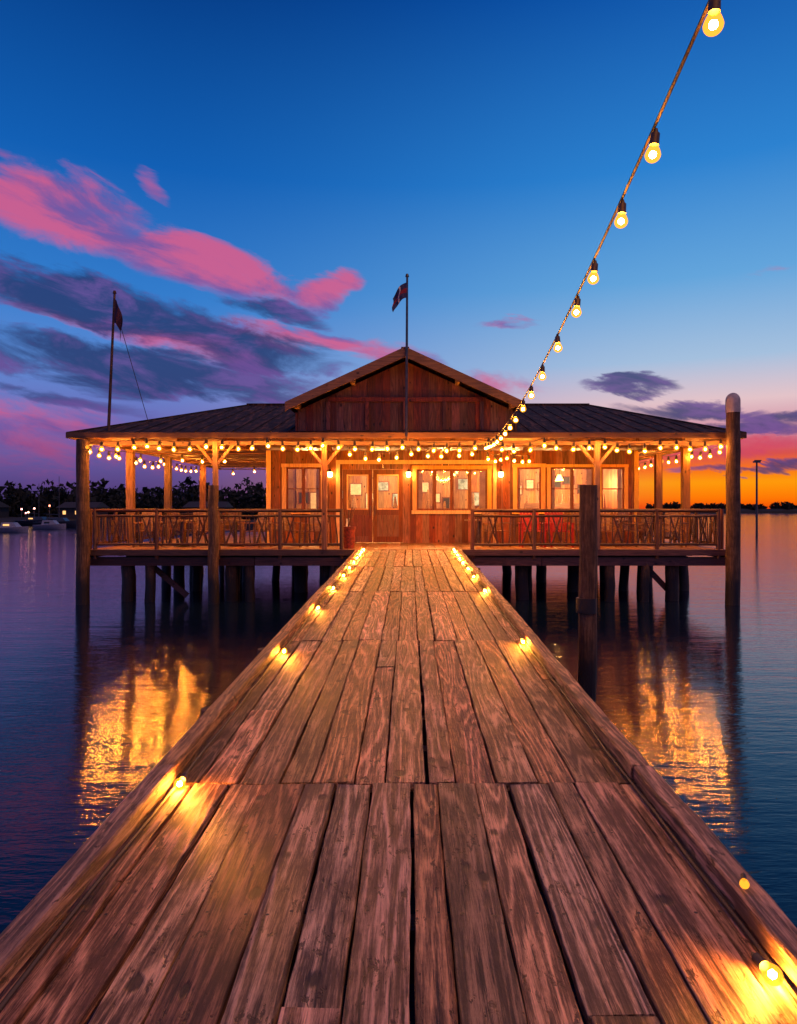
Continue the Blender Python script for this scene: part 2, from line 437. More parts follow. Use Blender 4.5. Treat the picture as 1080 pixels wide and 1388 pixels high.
def piling(x, y, ztop, r, label, group=None, lean=(0, 0), cap=False):
    th = thing('piling', (x, y, 0), label, 'piling', group)
    mb = MB(); mb.cyl((x-lean[0], y-lean[1], -2.5), (x+lean[0], y+lean[1], ztop), r*1.08, r*.95, 16, 0, .012, 12)
    mb.obj('shaft', M_PILE, th, smooth=True)
    return th
for y in (5.0, 6.9, 10.6, 14.3):
    for x in (-1.42, 1.36):
        if y == 5.0 and x > 0: continue
        piling(x, y, PZ(y)-.08+U(-.05, .03), .085, 'short round wooden pile supporting the pier edge', 'piles supporting the pier')
nearp = piling(2.07, 8.2, 2.68, .107, 'tall weathered round piling standing in water beside the pier', lean=(.02, 0))
mb = MB(); mb.cyl((2.07, 8.2, 1.19), (2.07, 8.2, 1.36), .12, .12, 18); mb.obj('rubber_band', M_BLACK, nearp, smooth=True)
rp = piling(8.12, 17.6, 5.15, .17, 'thick round piling rising above the roof with pale rounded top')
mb = MB()
for i in range(6):
    a0 = i*math.pi/12; a1 = (i+1)*math.pi/12
    mb.cyl((8.12, 17.6, 5.12+.2*math.sin(a0)), (8.12, 17.6, 5.12+.2*math.sin(a1)), .175*math.cos(a0), max(.01, .175*math.cos(a1)), 16)
mb.cyl((8.12, 17.6, 4.82), (8.12, 17.6, 5.13), .175, .175, 16)
mb.obj('pale_cap', plain('weathered_grey', (.50, .46, .46), .8, nscale=4), rp, smooth=True)
piling(-8.25, 17.7, 4.16, .16, 'thick round piling carrying the corner of the veranda roof')
piling(-4.97, 17.75, 3.0, .135, 'thick round piling rising through the veranda edge')
gp = 'pilings under the veranda deck'
for d, xs in ((18.45, (-7.6, -6.9, -4.6, -4.1, -2.4, -1.9, 2.9, 5.1, 5.9, 6.9)), (20.6, (-8.0, -6.9, -6.1, -5.1, -3.2, -.5, 3.3, 4.6, 6.2, 6.8, 7.9)), (23.2, (-8.0, -7.3, -5.4, -4.4, -2.4, 1.5, 4.6, 6.6, 7.9)), (26.5, (-8.0, -6.4, -4.0, 0, 3.8, 6.9, 7.9)), (30, (-7.9, -4.8, -1.5, 2, 5.5, 7.9))):
    for x in xs:
        piling(x+U(-.25, .25), d+U(-.3, .3), 1.0, U(.11, .2), 'dark wet wooden piling under the veranda deck', gp, (U(-.12, .12), U(-.05, .05)))

# ------------------------------------------------------------ boathouse
DZ = 1.36
bh = thing('boathouse', (0, 22, 0), 'rustic wooden boathouse on stilts with lit veranda', 'boathouse')
mb = MB(); y = 18.0
x = -8.42
while x < 8.2:
    x2 = min(x+.19, 8.22)
    for a, b in ((18.0, 21.4), (21.4, 26), (26, 32)): mb.box(x+.003, x2-.003, a, b-.005, DZ-.05, DZ)
    x = x2
mb.obj('deck', M_DECKH, bh, origin=(0, 0, 0))
mb = MB()
for a, b in ((-8.42, -1.42), (1.36, 8.22)):
    mb.box(a, b, 17.93, 17.985, DZ-.15, DZ-.005)
for a, b in ((-8.35, -4.0), (-3.98, -1.0), (-.98, 3.4), (3.42, 8.15)):
    mb.box(a, b, 18.05, 18.2, DZ-.42, DZ-.2)
for yy in (20.6, 23.2, 26.5, 30): mb.box(-8.3, 8.1, yy-.1, yy+.1, DZ-.45, DZ-.18)
for i in range(22):
    xx = -8.3+i*.78; mb.box(xx-.05, xx+.05, 18.22, 31.9, DZ-.178, DZ-.052)
mb.box(-8.47, -8.425, 18, 32, DZ-.25, DZ-.01); mb.box(8.225, 8.27, 18, 32, DZ-.25, DZ-.01)
mb.beam((-6.9, 18.6, .95), (-5.9, 18.6, .1), .08, .14); mb.beam((6.2, 18.62, .95), (7.0, 18.6, .1), .08, .14)
mb.obj('deck_frame', M_BEAMX, bh)

WY = 21.5
ops = [(-3.8,-2.7,2.36,3.68), (-2.06,-.2,DZ,3.62), (.2,2.4,2.36,3.62), (3.28,4.05,2.36,3.68), (4.3,5.66,2.36,3.68), (5.86,6.6,2.36,3.68)]
mb = MB(); WX0, WX1, WT = -4.37, 7.0, 4.2
edges = sorted(set([WX0, WX1]+[o[0] for o in ops]+[o[1] for o in ops])); xs = []
for a, b in zip(edges, edges[1:]):
    n = max(1, round((b-a)/.2))
    for i in range(n): xs.append((a+(b-a)*i/n, a+(b-a)*(i+1)/n))
for a, b in xs:
    c = (a+b)/2; spans = [(DZ, WT)]
    for o in ops:
        if o[0] < c < o[1]:
            spans = [(DZ, o[2]), (o[3], WT)]
    for z0, z1 in spans:
        if z1-z0 > .01:
            mb.box(a+.002, b-.002, WY, WY+.05+U(0, .01), z0, z1)
            if not any(o[0]-.05 < a < o[1]+.05 for o in ops): mb.box(a-.02, a+.02, WY-.02, WY-.001, z0, z1)
mb.obj('front_wall', M_WALL, bh)
mb = MB()
for X in (WX0, WX1):
    yy = WY+.08
    while yy < 29.9:
        mb.box(X-.03+(.03 if X < 0 else -.03), X+.03+(.03 if X < 0 else -.03), yy, min(yy+.2, 29.9), DZ, WT); yy += .203
mb.box(WX0, WX1, 29.95, 30.0, DZ, WT)
mb.obj('side_wall', M_WALL, bh)
mb = MB(); x = WX0+.1
while x < WX1-.1: mb.box(x+.002, min(x+.22, WX1-.1)-.002, 26.4, 26.45, DZ, 4.15); x += .22
mb.obj('interior_wall', M_IN, bh)
for bx_ in ((-2.25, 2.6, WY-.06, WY-.022, 3.78, 3.9), (WX0-.02, WX0+.12, WY-.05, WY-.022, DZ, WT), (WX1-.12, WX1+.02, WY-.05, WY-.022, DZ, WT), (-2.25, -2.13, WY-.055, WY-.022, DZ, 3.775), (2.56, 2.66, WY-.055, WY-.022, DZ, 3.775)):
    mb = MB(); mb.box(*bx_); mb.obj('wall_trim', M_TRIM, bh)

def window(x0, x1, z0, z1, nx, nz, mat=None, parent=bh, name='window', wd=.11):
    f = MB(); y0, y1 = WY-.05, WY+.06
    f.box(x0-wd, x0+.015, y0, y1, z0-.0, z1); f.box(x1-.015, x1+wd, y0, y1, z0, z1)
    f.box(x0-wd-.02, x1+wd+.02, y0-.01, y1, z1+.001, z1+wd); f.box(x0-wd-.03, x1+wd+.03, y0-.04, y1, z0-wd, z0-.001)
    o = f.obj('window', mat or M_TRIM, parent)
    s = MB(); b = .055
    for i in range(nx):
        a = x0+.017+(x1-x0-.034)*i/nx; c = x0+.017+(x1-x0-.034)*(i+1)/nx-.002
        s.box(a, a+b, WY+.0, WY+.04, z0+.002, z1-.002); s.box(c-b, c, WY+.0, WY+.04, z0+.002, z1-.002)
        s.box(a+b, c-b, WY+.0, WY+.04, z0+.002, z0+b); s.box(a+b, c-b, WY+.0, WY+.04, z1-b, z1-.002)
        for k in range(1, nz): zz = z0+(z1-z0)*k/nz; s.box(a+b, c-b, WY+.008, WY+.032, zz-.016, zz+.016)
    s.obj('sash', M_DOOR, o)
    gl = MB(); gl.add([(x0, WY+.02, z0), (x1, WY+.02, z0), (x1, WY+.02, z1), (x0, WY+.02, z1)], [(0,1,2,3)]); gl.obj('glass', M_GLASS, o)
window(*ops[0], 2, 2); window(*ops[2], 4, 1, M_TRIM); window(*ops[3], 1, 2); window(*ops[4], 2, 2, wd=.09); window(*ops[5], 1, 2, wd=.09)
for (x0, x1) in ((-2.05, -1.14), (-1.12, -.21)):
    d = MB(); y0, y1 = WY+.0, WY+.045; b = .12
    d.box(x0, x0+b, y0, y1, DZ+.02, 3.61); d.box(x1-b, x1, y0, y1, DZ+.02, 3.61)
    for z0, z1 in ((DZ+.02, DZ+.2), (2.22, 2.38), (3.46, 3.61)): d.box(x0+b, x1-b, y0, y1, z0, z1)
    d.box(x0+b, x1-b, y0+.02, y1-.01, DZ+.2, 2.22)
    for k in range(1, 4): xx = x0+b+(x1-x0-2*b)*k/4; d.box(xx-.008, xx+.008, y0+.012, y0+.0199, DZ+.2, 2.22)
    do = d.obj('door', M_DOOR, bh)
    f = MB(); q = .035
    f.box(x0+b, x0+b+q, y0-.012, y0+.01, 2.38, 3.46); f.box(x1-b-q, x1-b, y0-.012, y0+.01, 2.38, 3.46); f.box(x0+b+q, x1-b-q, y0-.012, y0+.01, 2.38, 2.38+q); f.box(x0+b+q, x1-b-q, y0-.012, y0+.01, 3.46-q, 3.46)
    f.obj('glazing_bead', M_TRIM, do)
    gl = MB(); gl.add([(x0+b, WY+.02, 2.38), (x1-b, WY+.02, 2.38), (x1-b, WY+.02, 3.46), (x0+b, WY+.02, 3.46)], [(0,1,2,3)]); gl.obj('glass', M_GLASS, do)
    h = MB(); hx = x1-.06 if x1 < -1 else x0+.06
    h.cyl((hx, WY-.05, 2.2), (hx, WY-.05, 2.5), .012, .012, 8); h.cyl((hx, WY, 2.22), (hx, WY-.05, 2.22), .01, .01, 6); h.cyl((hx, WY, 2.48), (hx, WY-.05, 2.48), .01, .01, 6)
    h.obj('handle', M_METAL, do)

mb = MB(); x = -8.5
while x < 8.3: mb.box(x+.002, min(x+.16, 8.35)-.002, 17.95, 31.8, 4.27, 4.29); x += .16
mb.obj('ceiling', M_CEIL, bh, origin=(0,0,0))
for i in range(15):
    mb = MB(); xx = -8.3+i*1.18; mb.box(xx-.04, xx+.04, 18.01, WY-.03, 4.14, 4.265); mb.obj('rafter', M_CEIL, bh)
for i in range(9):
    yy = 19+i*1.4
    mb = MB(); mb.box(-8.25, WX0-.05, yy-.04, yy+.04, 4.1, 4.139); mb.obj('rafter', M_CEIL, bh)
    mb = MB(); mb.box(WX1+.05, 8.1, yy-.04, yy+.04, 4.1, 4.139); mb.obj('rafter', M_CEIL, bh)
A=(-8.67,17.78,4.33); B=(8.5,17.78,4.33); C=(8.5,32.2,4.33); D=(-8.67,32.2,4.33); E=(-5.8,25,6.1); F=(6.4,25,6.1)
mb = MB(); mb.add([A,B,C,D,E,F], [(0,1,5,4),(1,2,5),(2,3,4,5),(3,0,4),(0,3,2,1)])
def rz(y): return 4.33+(y-17.78)/(25-17.78)*1.77
for i in range(36):
    x = -8.4+i*.48
    if -2.8 < x < 2.6: continue
    if x < -5.8: ye = 17.78+(x+8.67)/2.87*7.22
    elif x > 6.4: ye = 17.78+(8.5-x)/2.1*7.22
    else: ye = 25
    if ye > 18.2: mb.beam((x, 17.8, rz(17.8)+.01), (x, ye, rz(ye)+.01), .03, .025, 0)
mb.beam(A, E, .1, .06); mb.beam(B, F, .1, .06); mb.beam((-5.8, 25, 6.12), (6.4, 25, 6.12), .14, .08)
mb.obj('roof', M_ROOF, bh, origin=(0, 0, 0))
mb = MB(); mb.box(-8.7, 8.53, 17.73, 17.777, 4.2, 4.34)
mb.box(-8.72, -8.672, 17.78, 32.2, 4.2, 4.34); mb.box(8.502, 8.55, 17.78, 32.2, 4.2, 4.34)
mb.obj('fascia', M_BARGE, bh)
# gable
AX, AZ, SL = -.11, 6.36, .46
mb = MB(); x = -2.9
zt = lambda q: AZ-.12-SL*abs(q-AX)
while x < 2.62:
    x2 = x+.2
    z0 = rz(18.25)-.05; tk = U(0, .014)
    if min(zt(x), zt(x2)) > z0+.05:
        mb.add([(x+.002,18.2-tk,z0),(x2-.002,18.2-tk,z0),(x2-.002,18.2-tk,zt(x2)),(x+.002,18.2-tk,zt(x)),(x+.002,18.26,z0),(x2-.002,18.26,z0),(x2-.002,18.26,zt(x2)),(x+.002,18.26,zt(x))],
           [(0,1,2,3),(7,6,5,4),(1,5,6,2),(4,0,3,7),(3,2,6,7)])
    x = x2
mb.box(-2.96, -2.905, 18.15, 22.5, 4.3, zt(-2.96)-.02); mb.box(2.72, 2.78, 18.15, 22.5, 4.3, zt(2.78)-.02)
mb.box(-2.1, 1.9, 18.11, 18.18, 5.18, 5.29)
for q in (-2.1, -1.1, AX, .9, 1.87): mb.box(q-.05, q+.05, 18.105, 18.179, 4.45, 5.175)
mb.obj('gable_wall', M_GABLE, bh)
mb = MB(); gbarge = MB()
for sx, xe in ((-1, -3.1), (1, 2.85)):
    ze = AZ-SL*abs(xe-AX)
    y0, y1 = 17.62, 25.6
    vs = [(AX,y0,AZ),(xe,y0,ze),(xe,y1,ze),(AX,y1,AZ),(AX,y0,AZ+.09),(xe,y0,ze+.09),(xe,y1,ze+.09),(AX,y1,AZ+.09)]
    mb.add(vs, [(0,1,2,3),(7,6,5,4),(0,4,5,1),(1,5,6,2),(2,6,7,3)])
    gbarge.add([(AX,17.57,AZ-.14),(xe+sx*.03,17.57,ze-.12),(xe+sx*.03,17.57,ze+.10),(AX,17.57,AZ+.115),(AX,17.615,AZ-.14),(xe+sx*.03,17.615,ze-.12),(xe+sx*.03,17.615,ze+.10),(AX,17.615,AZ+.115)],
               [(0,1,2,3) , (7,6,5,4), (0,4,5,1), (1,5,6,2), (2,6,7,3)])
    for fr_ in (.45, .92):
        px = AX+(xe-AX)*fr_; pz = AZ+(ze-AZ)*fr_
        gbarge.box(px-.05, px+.05, 17.63, 18.18, pz-.14, pz-.01)
mb.beam((AX, 17.6, AZ+.09), (AX, 25.6, AZ+.09), .2, .05)
mb.obj('gable_roof', M_ROOF, bh, origin=(0, 0, 0)); gbarge.obj('barge_board', wood('gable_edge_wood', (.28, .14, .055), (.10, .045, .022), 'X', var=.2), bh)
def vpost(x, y, w=.13, br=True, z0=DZ, rnd=None):
    p = MB(); p.box(x-w/2, x+w/2, y-w/2, y+w/2, z0, 4.14)
    if br:
        for s in (-1, 1): p.beam((x+s*.05, y, 3.55), (x+s*.5, y, 4.1), .07, .08, up=(0,1,0))
    p.obj('veranda_post', M_POST, bh)
vpost(-4.97, 17.95, .12, True, 2.9); vpost(-2.18, 17.95); vpost(4.8, 17.95); 
for y in (20.6, 23.8, 27.8): vpost(-8.2, y, .2, False)
for y in (20.2, 22.4, 26.5): vpost(7.95, y, .2, False)
mb = MB(); mb.box(-8.35, 8.15, 17.9, 18.0, 4.04, 4.138); mb.obj('eave_beam', M_BARGE, bh)
# interior
for i, x in enumerate((-3.2, -1.6, .2, 1.4, 3.0, 4.6, 6.0)):
    mb = MB(); mb.box(x-.5, x+.5, 26.1, 26.39, 1.9, 1.94)
    mb.obj('wall_shelf', M_FURN, bh)
for i in range(22):
    x = -4.0+i*.5+U(-.06, .06); z = U(2.6, 3.5); a_, b_ = U(.14, .24), U(.16, .36)
    mb = MB(); yo = .03*(i % 2)
    mb.box(x-a_, x+a_, 26.34-yo, 26.36-yo, z-b_, z+b_, 0); mb.box(x-a_+.04, x+a_-.04, 26.325-yo, 26.339-yo, z-b_+.04, z+b_-.04, 1)
    mb.obj('picture_frame', [M_DOOR, random.choice([M_WHITE, M_WHITE, M_BLUE, M_BLUE, M_BLACK])], bh)
mb = MB(); mb.box(-1, 3, 24.2, 24.8, DZ, 2.4); mb.box(4, 6.4, 24, 24.5, DZ, 2.6)
for k in range(34):
    x = U(-4, 6.8); mb.cyl((x, 24.4, 2.3), (x, 24.4, U(2.6, 3.1)), U(.04, .14), .03, 8)
mb.obj('bar_counter', M_FURN, bh)
M_CUR = plain('curtain_cloth', (.62, .50, .36), .9, nscale=3)
for cx, cw in ((-3.7, .2), (-2.82, .14), (.32, .16), (2.26, .2), (3.36, .14), (4.4, .2), (5.56, .16), (6.5, .14)):
    mb = MB(); n = 10
    vs = []
    for k in range(n+1):
        xx = cx-cw/2+cw*k/n; yy = WY+.2+.03*(k % 2)
        vs += [(xx, yy, 2.3), (xx, yy, 3.7)]
    mb.add(vs, [(2*k, 2*k+2, 2*k+3, 2*k+1) for k in range(n)]); mb.obj('curtain', M_CUR, bh)
for i, x in enumerate((-3.3, -1.0, 1.2, 3.6, 5.0, 6.3)):
    z = (3.85, 3.85, 3.85, 3.85, 3.35, 3.4)[i]; y = 23.4+(i % 2)*1.0
    p = MB(); p.cyl((x, y, z), (x, y, z+.2), .14, .05, 14); o = p.obj('pendant_lamp', M_PEND, bh, smooth=True)
    c = MB(); c.cyl((x, y, z+.2), (x, y, 4.25), .01, .01, 6); c.obj('cord', M_WIRE, o)
    l = bpy.data.lights.new('pendant_light', 'POINT'); l.energy = 350; l.color = (1, .54, .18); l.shadow_soft_size = .08
    lo = bpy.data.objects.new('pendant_light', l); COL.objects.link(lo); lo.location = (x, y, z-.12)

def lantern(x, z):
    th = thing('wall_lantern', (x, WY-.06, z), 'small glowing lantern mounted beside the doors', 'lantern', 'lanterns on the front wall')
    a = MB(); a.cyl((x, WY-.03, z+.16), (x, WY-.18, z+.16), .015, .015, 8); a.cyl((x, WY-.18, z+.07), (x, WY-.18, z+.17), .07, .03, 10); a.obj('bracket', M_METAL, th)
    b = MB(); b.cyl((x, WY-.18, z-.07), (x, WY-.18, z+.07), .06, .07, 10); b.obj('lamp_glass', M_LANT, th)
lantern(-2.42, 3.45); lantern(-.03, 3.45); lantern(2.78, 3.45)

# ------------------------------------------------------------ railings
def railing(p0, p1, label, seg=1.62):
    p0 = Vector((*p0, DZ)); p1 = Vector((*p1, DZ)); d = p1-p0; n = max(1, round(d.length/seg)); u = d.normalized(); Lg = d.length
    th = thing('railing', p0, label, 'railing', 'rustic railings around the veranda')
    for i in range(n+1):
        a = MB(); q = p0+d*i/n; a.cyl(q+Vector((0,0,-.25 if abs(u.x) > .5 else 0)), q+Vector((0,0,1.04)), .055, .05, 10, 0, .004, 3)
        a.obj('railing_post', M_RPOST, th, smooth=True)
    b = MB()
    for i in range(n):
        q0 = p0+d*i/n; q1 = p0+d*(i+1)/n
        b.cyl(q0+Vector((0,0,1.0)), q1+Vector((0,0,1.0)), .045, .045, 10, 0, .005, 3)
        b.cyl(q0+Vector((0,0,.86)), q1+Vector((0,0,.86)), .03, .03, 8, 0, .008, 3)
        b.cyl(q0+Vector((0,0,.13)), q1+Vector((0,0,.13)), .035, .035, 8, 0, .005, 3)
    b.obj('rails', M_RAIL, th, smooth=True)
    c = MB(); s = .09
    k = 0
    while s < Lg-.08:
        if k % 6 == 3:
            c.cyl(p0+u*(s-.1)+Vector((0,0,.13)), p0+u*(s+.14)+Vector((0,0,.86)), .028, .02, 7, 0, .01, 3)
            c.cyl(p0+u*(s+.16)+Vector((0,.03,.13)), p0+u*(s-.08)+Vector((0,.03,.86)), .026, .02, 7, 0, .01, 3)
        else:
            c.cyl(p0+u*s+Vector((0,0,.13)), p0+u*(s+U(-.07,.07))+Vector((0,0,.86)), U(.014,.028), .016, 7, 0, .01, 3)
        s += U(.09, .16); k += 1
    c.obj('balusters', M_RAIL, th, smooth=True)
railing((-8.1, 18.06), (-1.75, 18.06), 'rustic round-wood railing along the veranda front')
railing((1.62, 18.06), (7.95, 18.06), 'rustic round-wood railing along the veranda front')
railing((-8.3, 18.2), (-8.3, 31), 'rustic round-wood railing along the open veranda side')
railing((8.1, 18.2), (8.1, 31), 'rustic round-wood railing along the open veranda side')

# ------------------------------------------------------------ furniture
def make_chair(loc, mat, label, group):
    th = thing('armchair', loc, label, 'chair', group); X, Y, Z = loc
    s = MB()
    for i in range(5): s.box(X-.26, X+.26, Y-.24+i*.1, Y-.15+i*.1, Z+.42, Z+.445)
    s.obj('seat', mat, th)
    b = MB()
    for i in range(6):
        xx = X-.24+i*.09; b.beam((xx, Y+.25, Z+.45), (xx, Y+.38, Z+.98+.04*math.sin(i*math.pi/5)), .075, .02, up=(0,1,0))
    b.beam((X-.26, Y+.285, Z+.6), (X+.26, Y+.285, Z+.6), .03, .06)
    b.obj('backrest', mat, th)
    for sx in (-1, 1):
        a = MB(); a.box(X+sx*.3-.04, X+sx*.3+.04, Y-.28, Y+.3, Z+.64, Z+.665); a.obj('armrest', mat, th)
        for sy in (-.24, .24):
            l = MB(); l.box(X+sx*.3-.025, X+sx*.3+.025, Y+sy-.03, Y+sy+.03, Z, Z+.64); l.obj('leg', mat, th)
    return th
ch = make_chair((-7.2, 19.3, DZ), M_FURN, 'wooden slatted armchair on the veranda', 'wooden armchairs on the veranda')
for x, y, r in ((-6.5, 20.2, 2.5), (-5.6, 19.2, .4), (-4.2, 19.3, -.5), (-3.4, 19.6, .6), (-5.2, 20.6, 3.3), (-2.6, 19.1, -.3), (-7.6, 20.6, .3), (2.4, 19.4, .3), (5.4, 19.3, -.4), (6.3, 19.6, .7), (7.2, 19.2, -.6), (4.8, 20.4, 2.8), (6.7, 20.6, 3.4)):
    copy_tree(ch, (x, y, DZ), r)
rc = make_chair((3.35, 19.2, DZ), M_RED, 'bright red slatted armchair on the veranda', 'red armchairs on the veranda')
copy_tree(rc, (4.1, 19.25, DZ), .15)
def table(x, y):
    th = thing('table', (x, y, DZ), 'small round wooden table on the veranda', 'table', 'round tables on the veranda')
    a = MB(); a.cyl((x, y, DZ+.7), (x, y, DZ+.74), .42, .42, 20); a.obj('table_top', M_FURN, th)
    b = MB(); b.cyl((x, y, DZ), (x, y, DZ+.7), .05, .05, 10); b.cyl((x, y, DZ), (x, y, DZ+.04), .25, .2, 14); b.obj('pedestal', M_METAL, th)
for x, y in ((-6.3, 19.4), (-4.9, 19.7), (5.9, 20.0), (2.0, 20.2)): table(x, y)
bx, by = -1.6, 18.5
tb = thing('bin', (bx, by, DZ), 'worn red bin holding bundled oars and cloth at the entrance', 'bin')
a = MB(); a.cyl((bx, by, DZ), (bx, by, DZ+.58), .13, .18, 16, 0, .01, 4); a.cyl((bx, by, DZ+.53), (bx, by, DZ+.58), .19, .19, 16, 0, .006); a.obj('body', M_REDD, tb, smooth=True)
a = MB()
for k in range(4): a.cyl((bx+U(-.06,.06), by+U(-.06,.06), DZ+.5), (bx+U(-.1,.1), by+U(-.08,.08), DZ+U(.7,.85)), .022, .03, 7)
a.obj('rolled_cloth', M_WHITE, tb, smooth=True)
a = MB()
for k in range(5): a.cyl((bx+U(-.08,.08), by+U(-.06,.06), DZ+.5), (bx+U(-.16,.16), by+U(-.1,.1), DZ+U(.85,1.15)), .016, .02, 7)
a.obj('wooden_sticks', M_RAIL, tb, smooth=True)

# ------------------------------------------------------------ flagpoles
def flagpole(b, t_, flagoff, label, stay=None, mat=M_FLAG, droop=1.1):
    th = thing('flagpole', b, label, 'flagpole')
    a = MB(); a.cyl(b, t_, .04, .028, 10); a.cyl(t_, Vector(t_)+Vector((0,0,.07)), .05, .03, 10); a.obj('pole', M_PILE if stay else M_METAL, th, smooth=True)
    f = MB(); n = 10; vs = []; fs = []
    w_, h_ = flagoff
    for i in range(n+1):
        for j in range(7):
            u = i/n; v = j/6
            vs.append((t_[0]+w_*u+.02*math.sin(j*1.1), t_[1]-.03+.09*math.sin(u*9+v*2)*u, t_[2]-.15-h_*v-abs(w_)*droop*u*u))
    for i in range(n):
        for j in range(6): fs.append((i*7+j, i*7+j+1, (i+1)*7+j+1, (i+1)*7+j))
    f.add(vs, fs)
    o = f.obj('flag', [mat, M_FLAGR, M_WHITE], th, smooth=True)
    for p in o.data.polygons:
        i, j = divmod(p.index, 6)
        if j in (2, 3) and mat is M_FLAG: p.material_index = 1
        if i == 5 and mat is M_FLAG: p.material_index = 2
    if stay:
        s = MB(); s.tube([Vector(t_)+Vector((0,0,-.3)), stay], .009, 5); s.obj('stay_line', M_WIRE, th)
flagpole((-.08, 17.5, 4.2), (-.06, 17.5, 8.2), (-.36, .38), 'slim flagpole with small drooping flag fixed to the gable')
flagpole((-7.82, 18.2, 4.4), (-7.66, 18.2, 8.0), (.2, .62), 'leaning wooden flagpole with limp flag standing on the roof', (-6.9, 18.6, 4.6), plain('dark_flag', (.05,.012,.045), .8), droop=2.6)

# ------------------------------------------------------------ string lights
import bmesh
def bulb_mesh(name, r, mat, sub, pear=True):
    bm = bmesh.new(); bmesh.ops.create_icosphere(bm, subdivisions=sub, radius=r)
    if pear:
        for v in bm.verts:
            if v.co.z > 0: v.co.z *= 1.5; v.co.x *= 1-.35*v.co.z/(1.5*r); v.co.y *= 1-.35*v.co.z/(1.5*r)
    me = bpy.data.meshes.new(name); bm.to_mesh(me); bm.free()
    me.polygons.foreach_set('use_smooth', [True]*len(me.polygons)); me.materials.append(mat)
    return me
def socket_mesh(r):
    s = MB(); s.cyl((0,0,r*1.2), (0,0,r*2.6), r*.62, r*.55, 10); s.cyl((0,0,r*2.6), (0,0,r*3.2), r*.4, r*.2, 8)
    o = s.obj('tmp', M_WIRE, None, smooth=True); me = o.data; me.name = 'socket'; bpy.data.objects.remove(o)
    return me
def string(pts, spacing, r, label, category='string lights', group=None, glow=None, lay=None, start=0, swing=.12, at=None, core=.45, extra=None):
    pts = [Vector(p) for p in pts]; th = thing('string_lights', pts[0], label, category, group)
    wv = MB(); wv.tube(pts, .009 if r < .05 else .008, 6); wv.obj('wire', M_WIRE, th)
    bme, cme, sk = bulb_mesh('light_bulb', r, M_SHELL, 3 if lay is not None or r < .045 else 2), bulb_mesh('filament', r*core, glow or M_BULB, 1, False), socket_mesh(r)
    acc = start; pos = []
    for a, b in zip(pts, pts[1:]):
        Ls = (b-a).length
        while acc < Ls: pos.append(a.lerp(b, acc/Ls)); acc += spacing*U(.8, 1.15) if at is None else spacing
        acc -= Ls
    if at is not None: pos = [Vector(p) for p in at]
    n_lit = len(pos)
    if extra: pos += [Vector(p) for p in extra]
    for qi, q in enumerate(pos):
        o = bpy.data.objects.new('light_bulb', bme); COL.objects.link(o); o.parent = th
        if lay is None:
            o.location = q-pts[0]-Vector((0,0,r*3.1)); o.rotation_euler = (U(-swing, swing), U(-swing, swing), 0)
        else:
            o.location = q-pts[0]+Vector((0,0,r*.95)); o.rotation_euler = (math.radians(U(-92,-75)), 0, lay+U(-.5,.5))
        if qi >= n_lit: o.scale = (.55, .55, .55)
        else:
            c = bpy.data.objects.new('filament', cme); COL.objects.link(c); c.parent = o
        s = bpy.data.objects.new('bulb_socket', sk); COL.objects.link(s); s.parent = o
    return th
def sagline(anchors, sag, n=8):
    out = []
    for a, b in zip(anchors, anchors[1:]):
        a = Vector(a); b = Vector(b); sg = sag*U(.5, 1.6)
        for k in range(n): 
            t_ = k/n; out.append(a.lerp(b, t_)-Vector((0,0,4*sg*t_*(1-t_))))
    out.append(Vector(anchors[-1])); return out
def SP(y): return Vector((1.185+.0385*y, y, 3.83+.0086*(y-12.5)**2))
ys = [.6+i*.35 for i in range(50)]
ys = [y for y in ys if y < 17.6]+[17.7]
ats = [SP(y) for y in (1.4, 2.2, 3.0, 3.84, 4.5, 5.3, 5.94, 6.84, 7.85, 8.76, 9.6, 10.5, 11.3, 12.1, 12.9, 13.7, 14.5, 15.3, 16.1, 16.9)]
string([SP(y) for y in ys], .8, .043, 'overhead string of glowing bulbs stretching from pier to boathouse', at=ats, core=.5)
ev = [(-8.35,17.66,4.2),(-6.7,17.66,4.2),(-4.97,17.66,4.2),(-3.6,17.66,4.2),(-2.2,17.66,4.2),(-.1,17.5,4.15),(2.0,17.66,4.2),(3.4,17.66,4.2),(4.8,17.66,4.2),(6.5,17.66,4.2),(7.95,17.66,4.2)]
string(sagline(ev, .1), .38, .066, 'string of glowing bulbs along the front eave', start=.2, core=.35)
string(sagline([(-1.8,17.9,4.1),(.0,17.9,4.0),(1.9,17.9,4.05)], .14), .4, .062, 'sagging string of glowing bulbs above the entrance', start=.3, core=.37)
string(sagline([(-8.3,17.9,4.12),(-8.3,20.6,4.12),(-8.3,23.8,4.12),(-8.3,27.8,4.12)], .15), .62, .062, 'string of glowing bulbs along the veranda side', start=.3, core=.37)
string(sagline([(-8.0,27.6,4.1),(-6.2,27.6,4.1),(-4.5,27.6,4.1)], .15), .9, .062, 'string of glowing bulbs across the rear of the veranda', start=.3, core=.37)
string(sagline([(8.05,17.9,4.12),(8.05,20.2,4.12),(8.05,22.4,4.12),(8.05,26.5,4.12)], .12), .6, .062, 'string of glowing bulbs along the veranda side', start=.3, core=.37)
string(sagline([(-8.1,18.6,4.05),(-6.5,19.6,3.95),(-4.9,20.4,4.0)], .1), .6, .058, 'string of glowing bulbs under the veranda ceiling', start=.3, core=.4)
string(sagline([(1.9,17.95,3.95),(2.6,19.2,4.0),(3.6,20.6,4.0)], .1), .45, .058, 'string of glowing bulbs under the veranda ceiling', start=.3, core=.4)
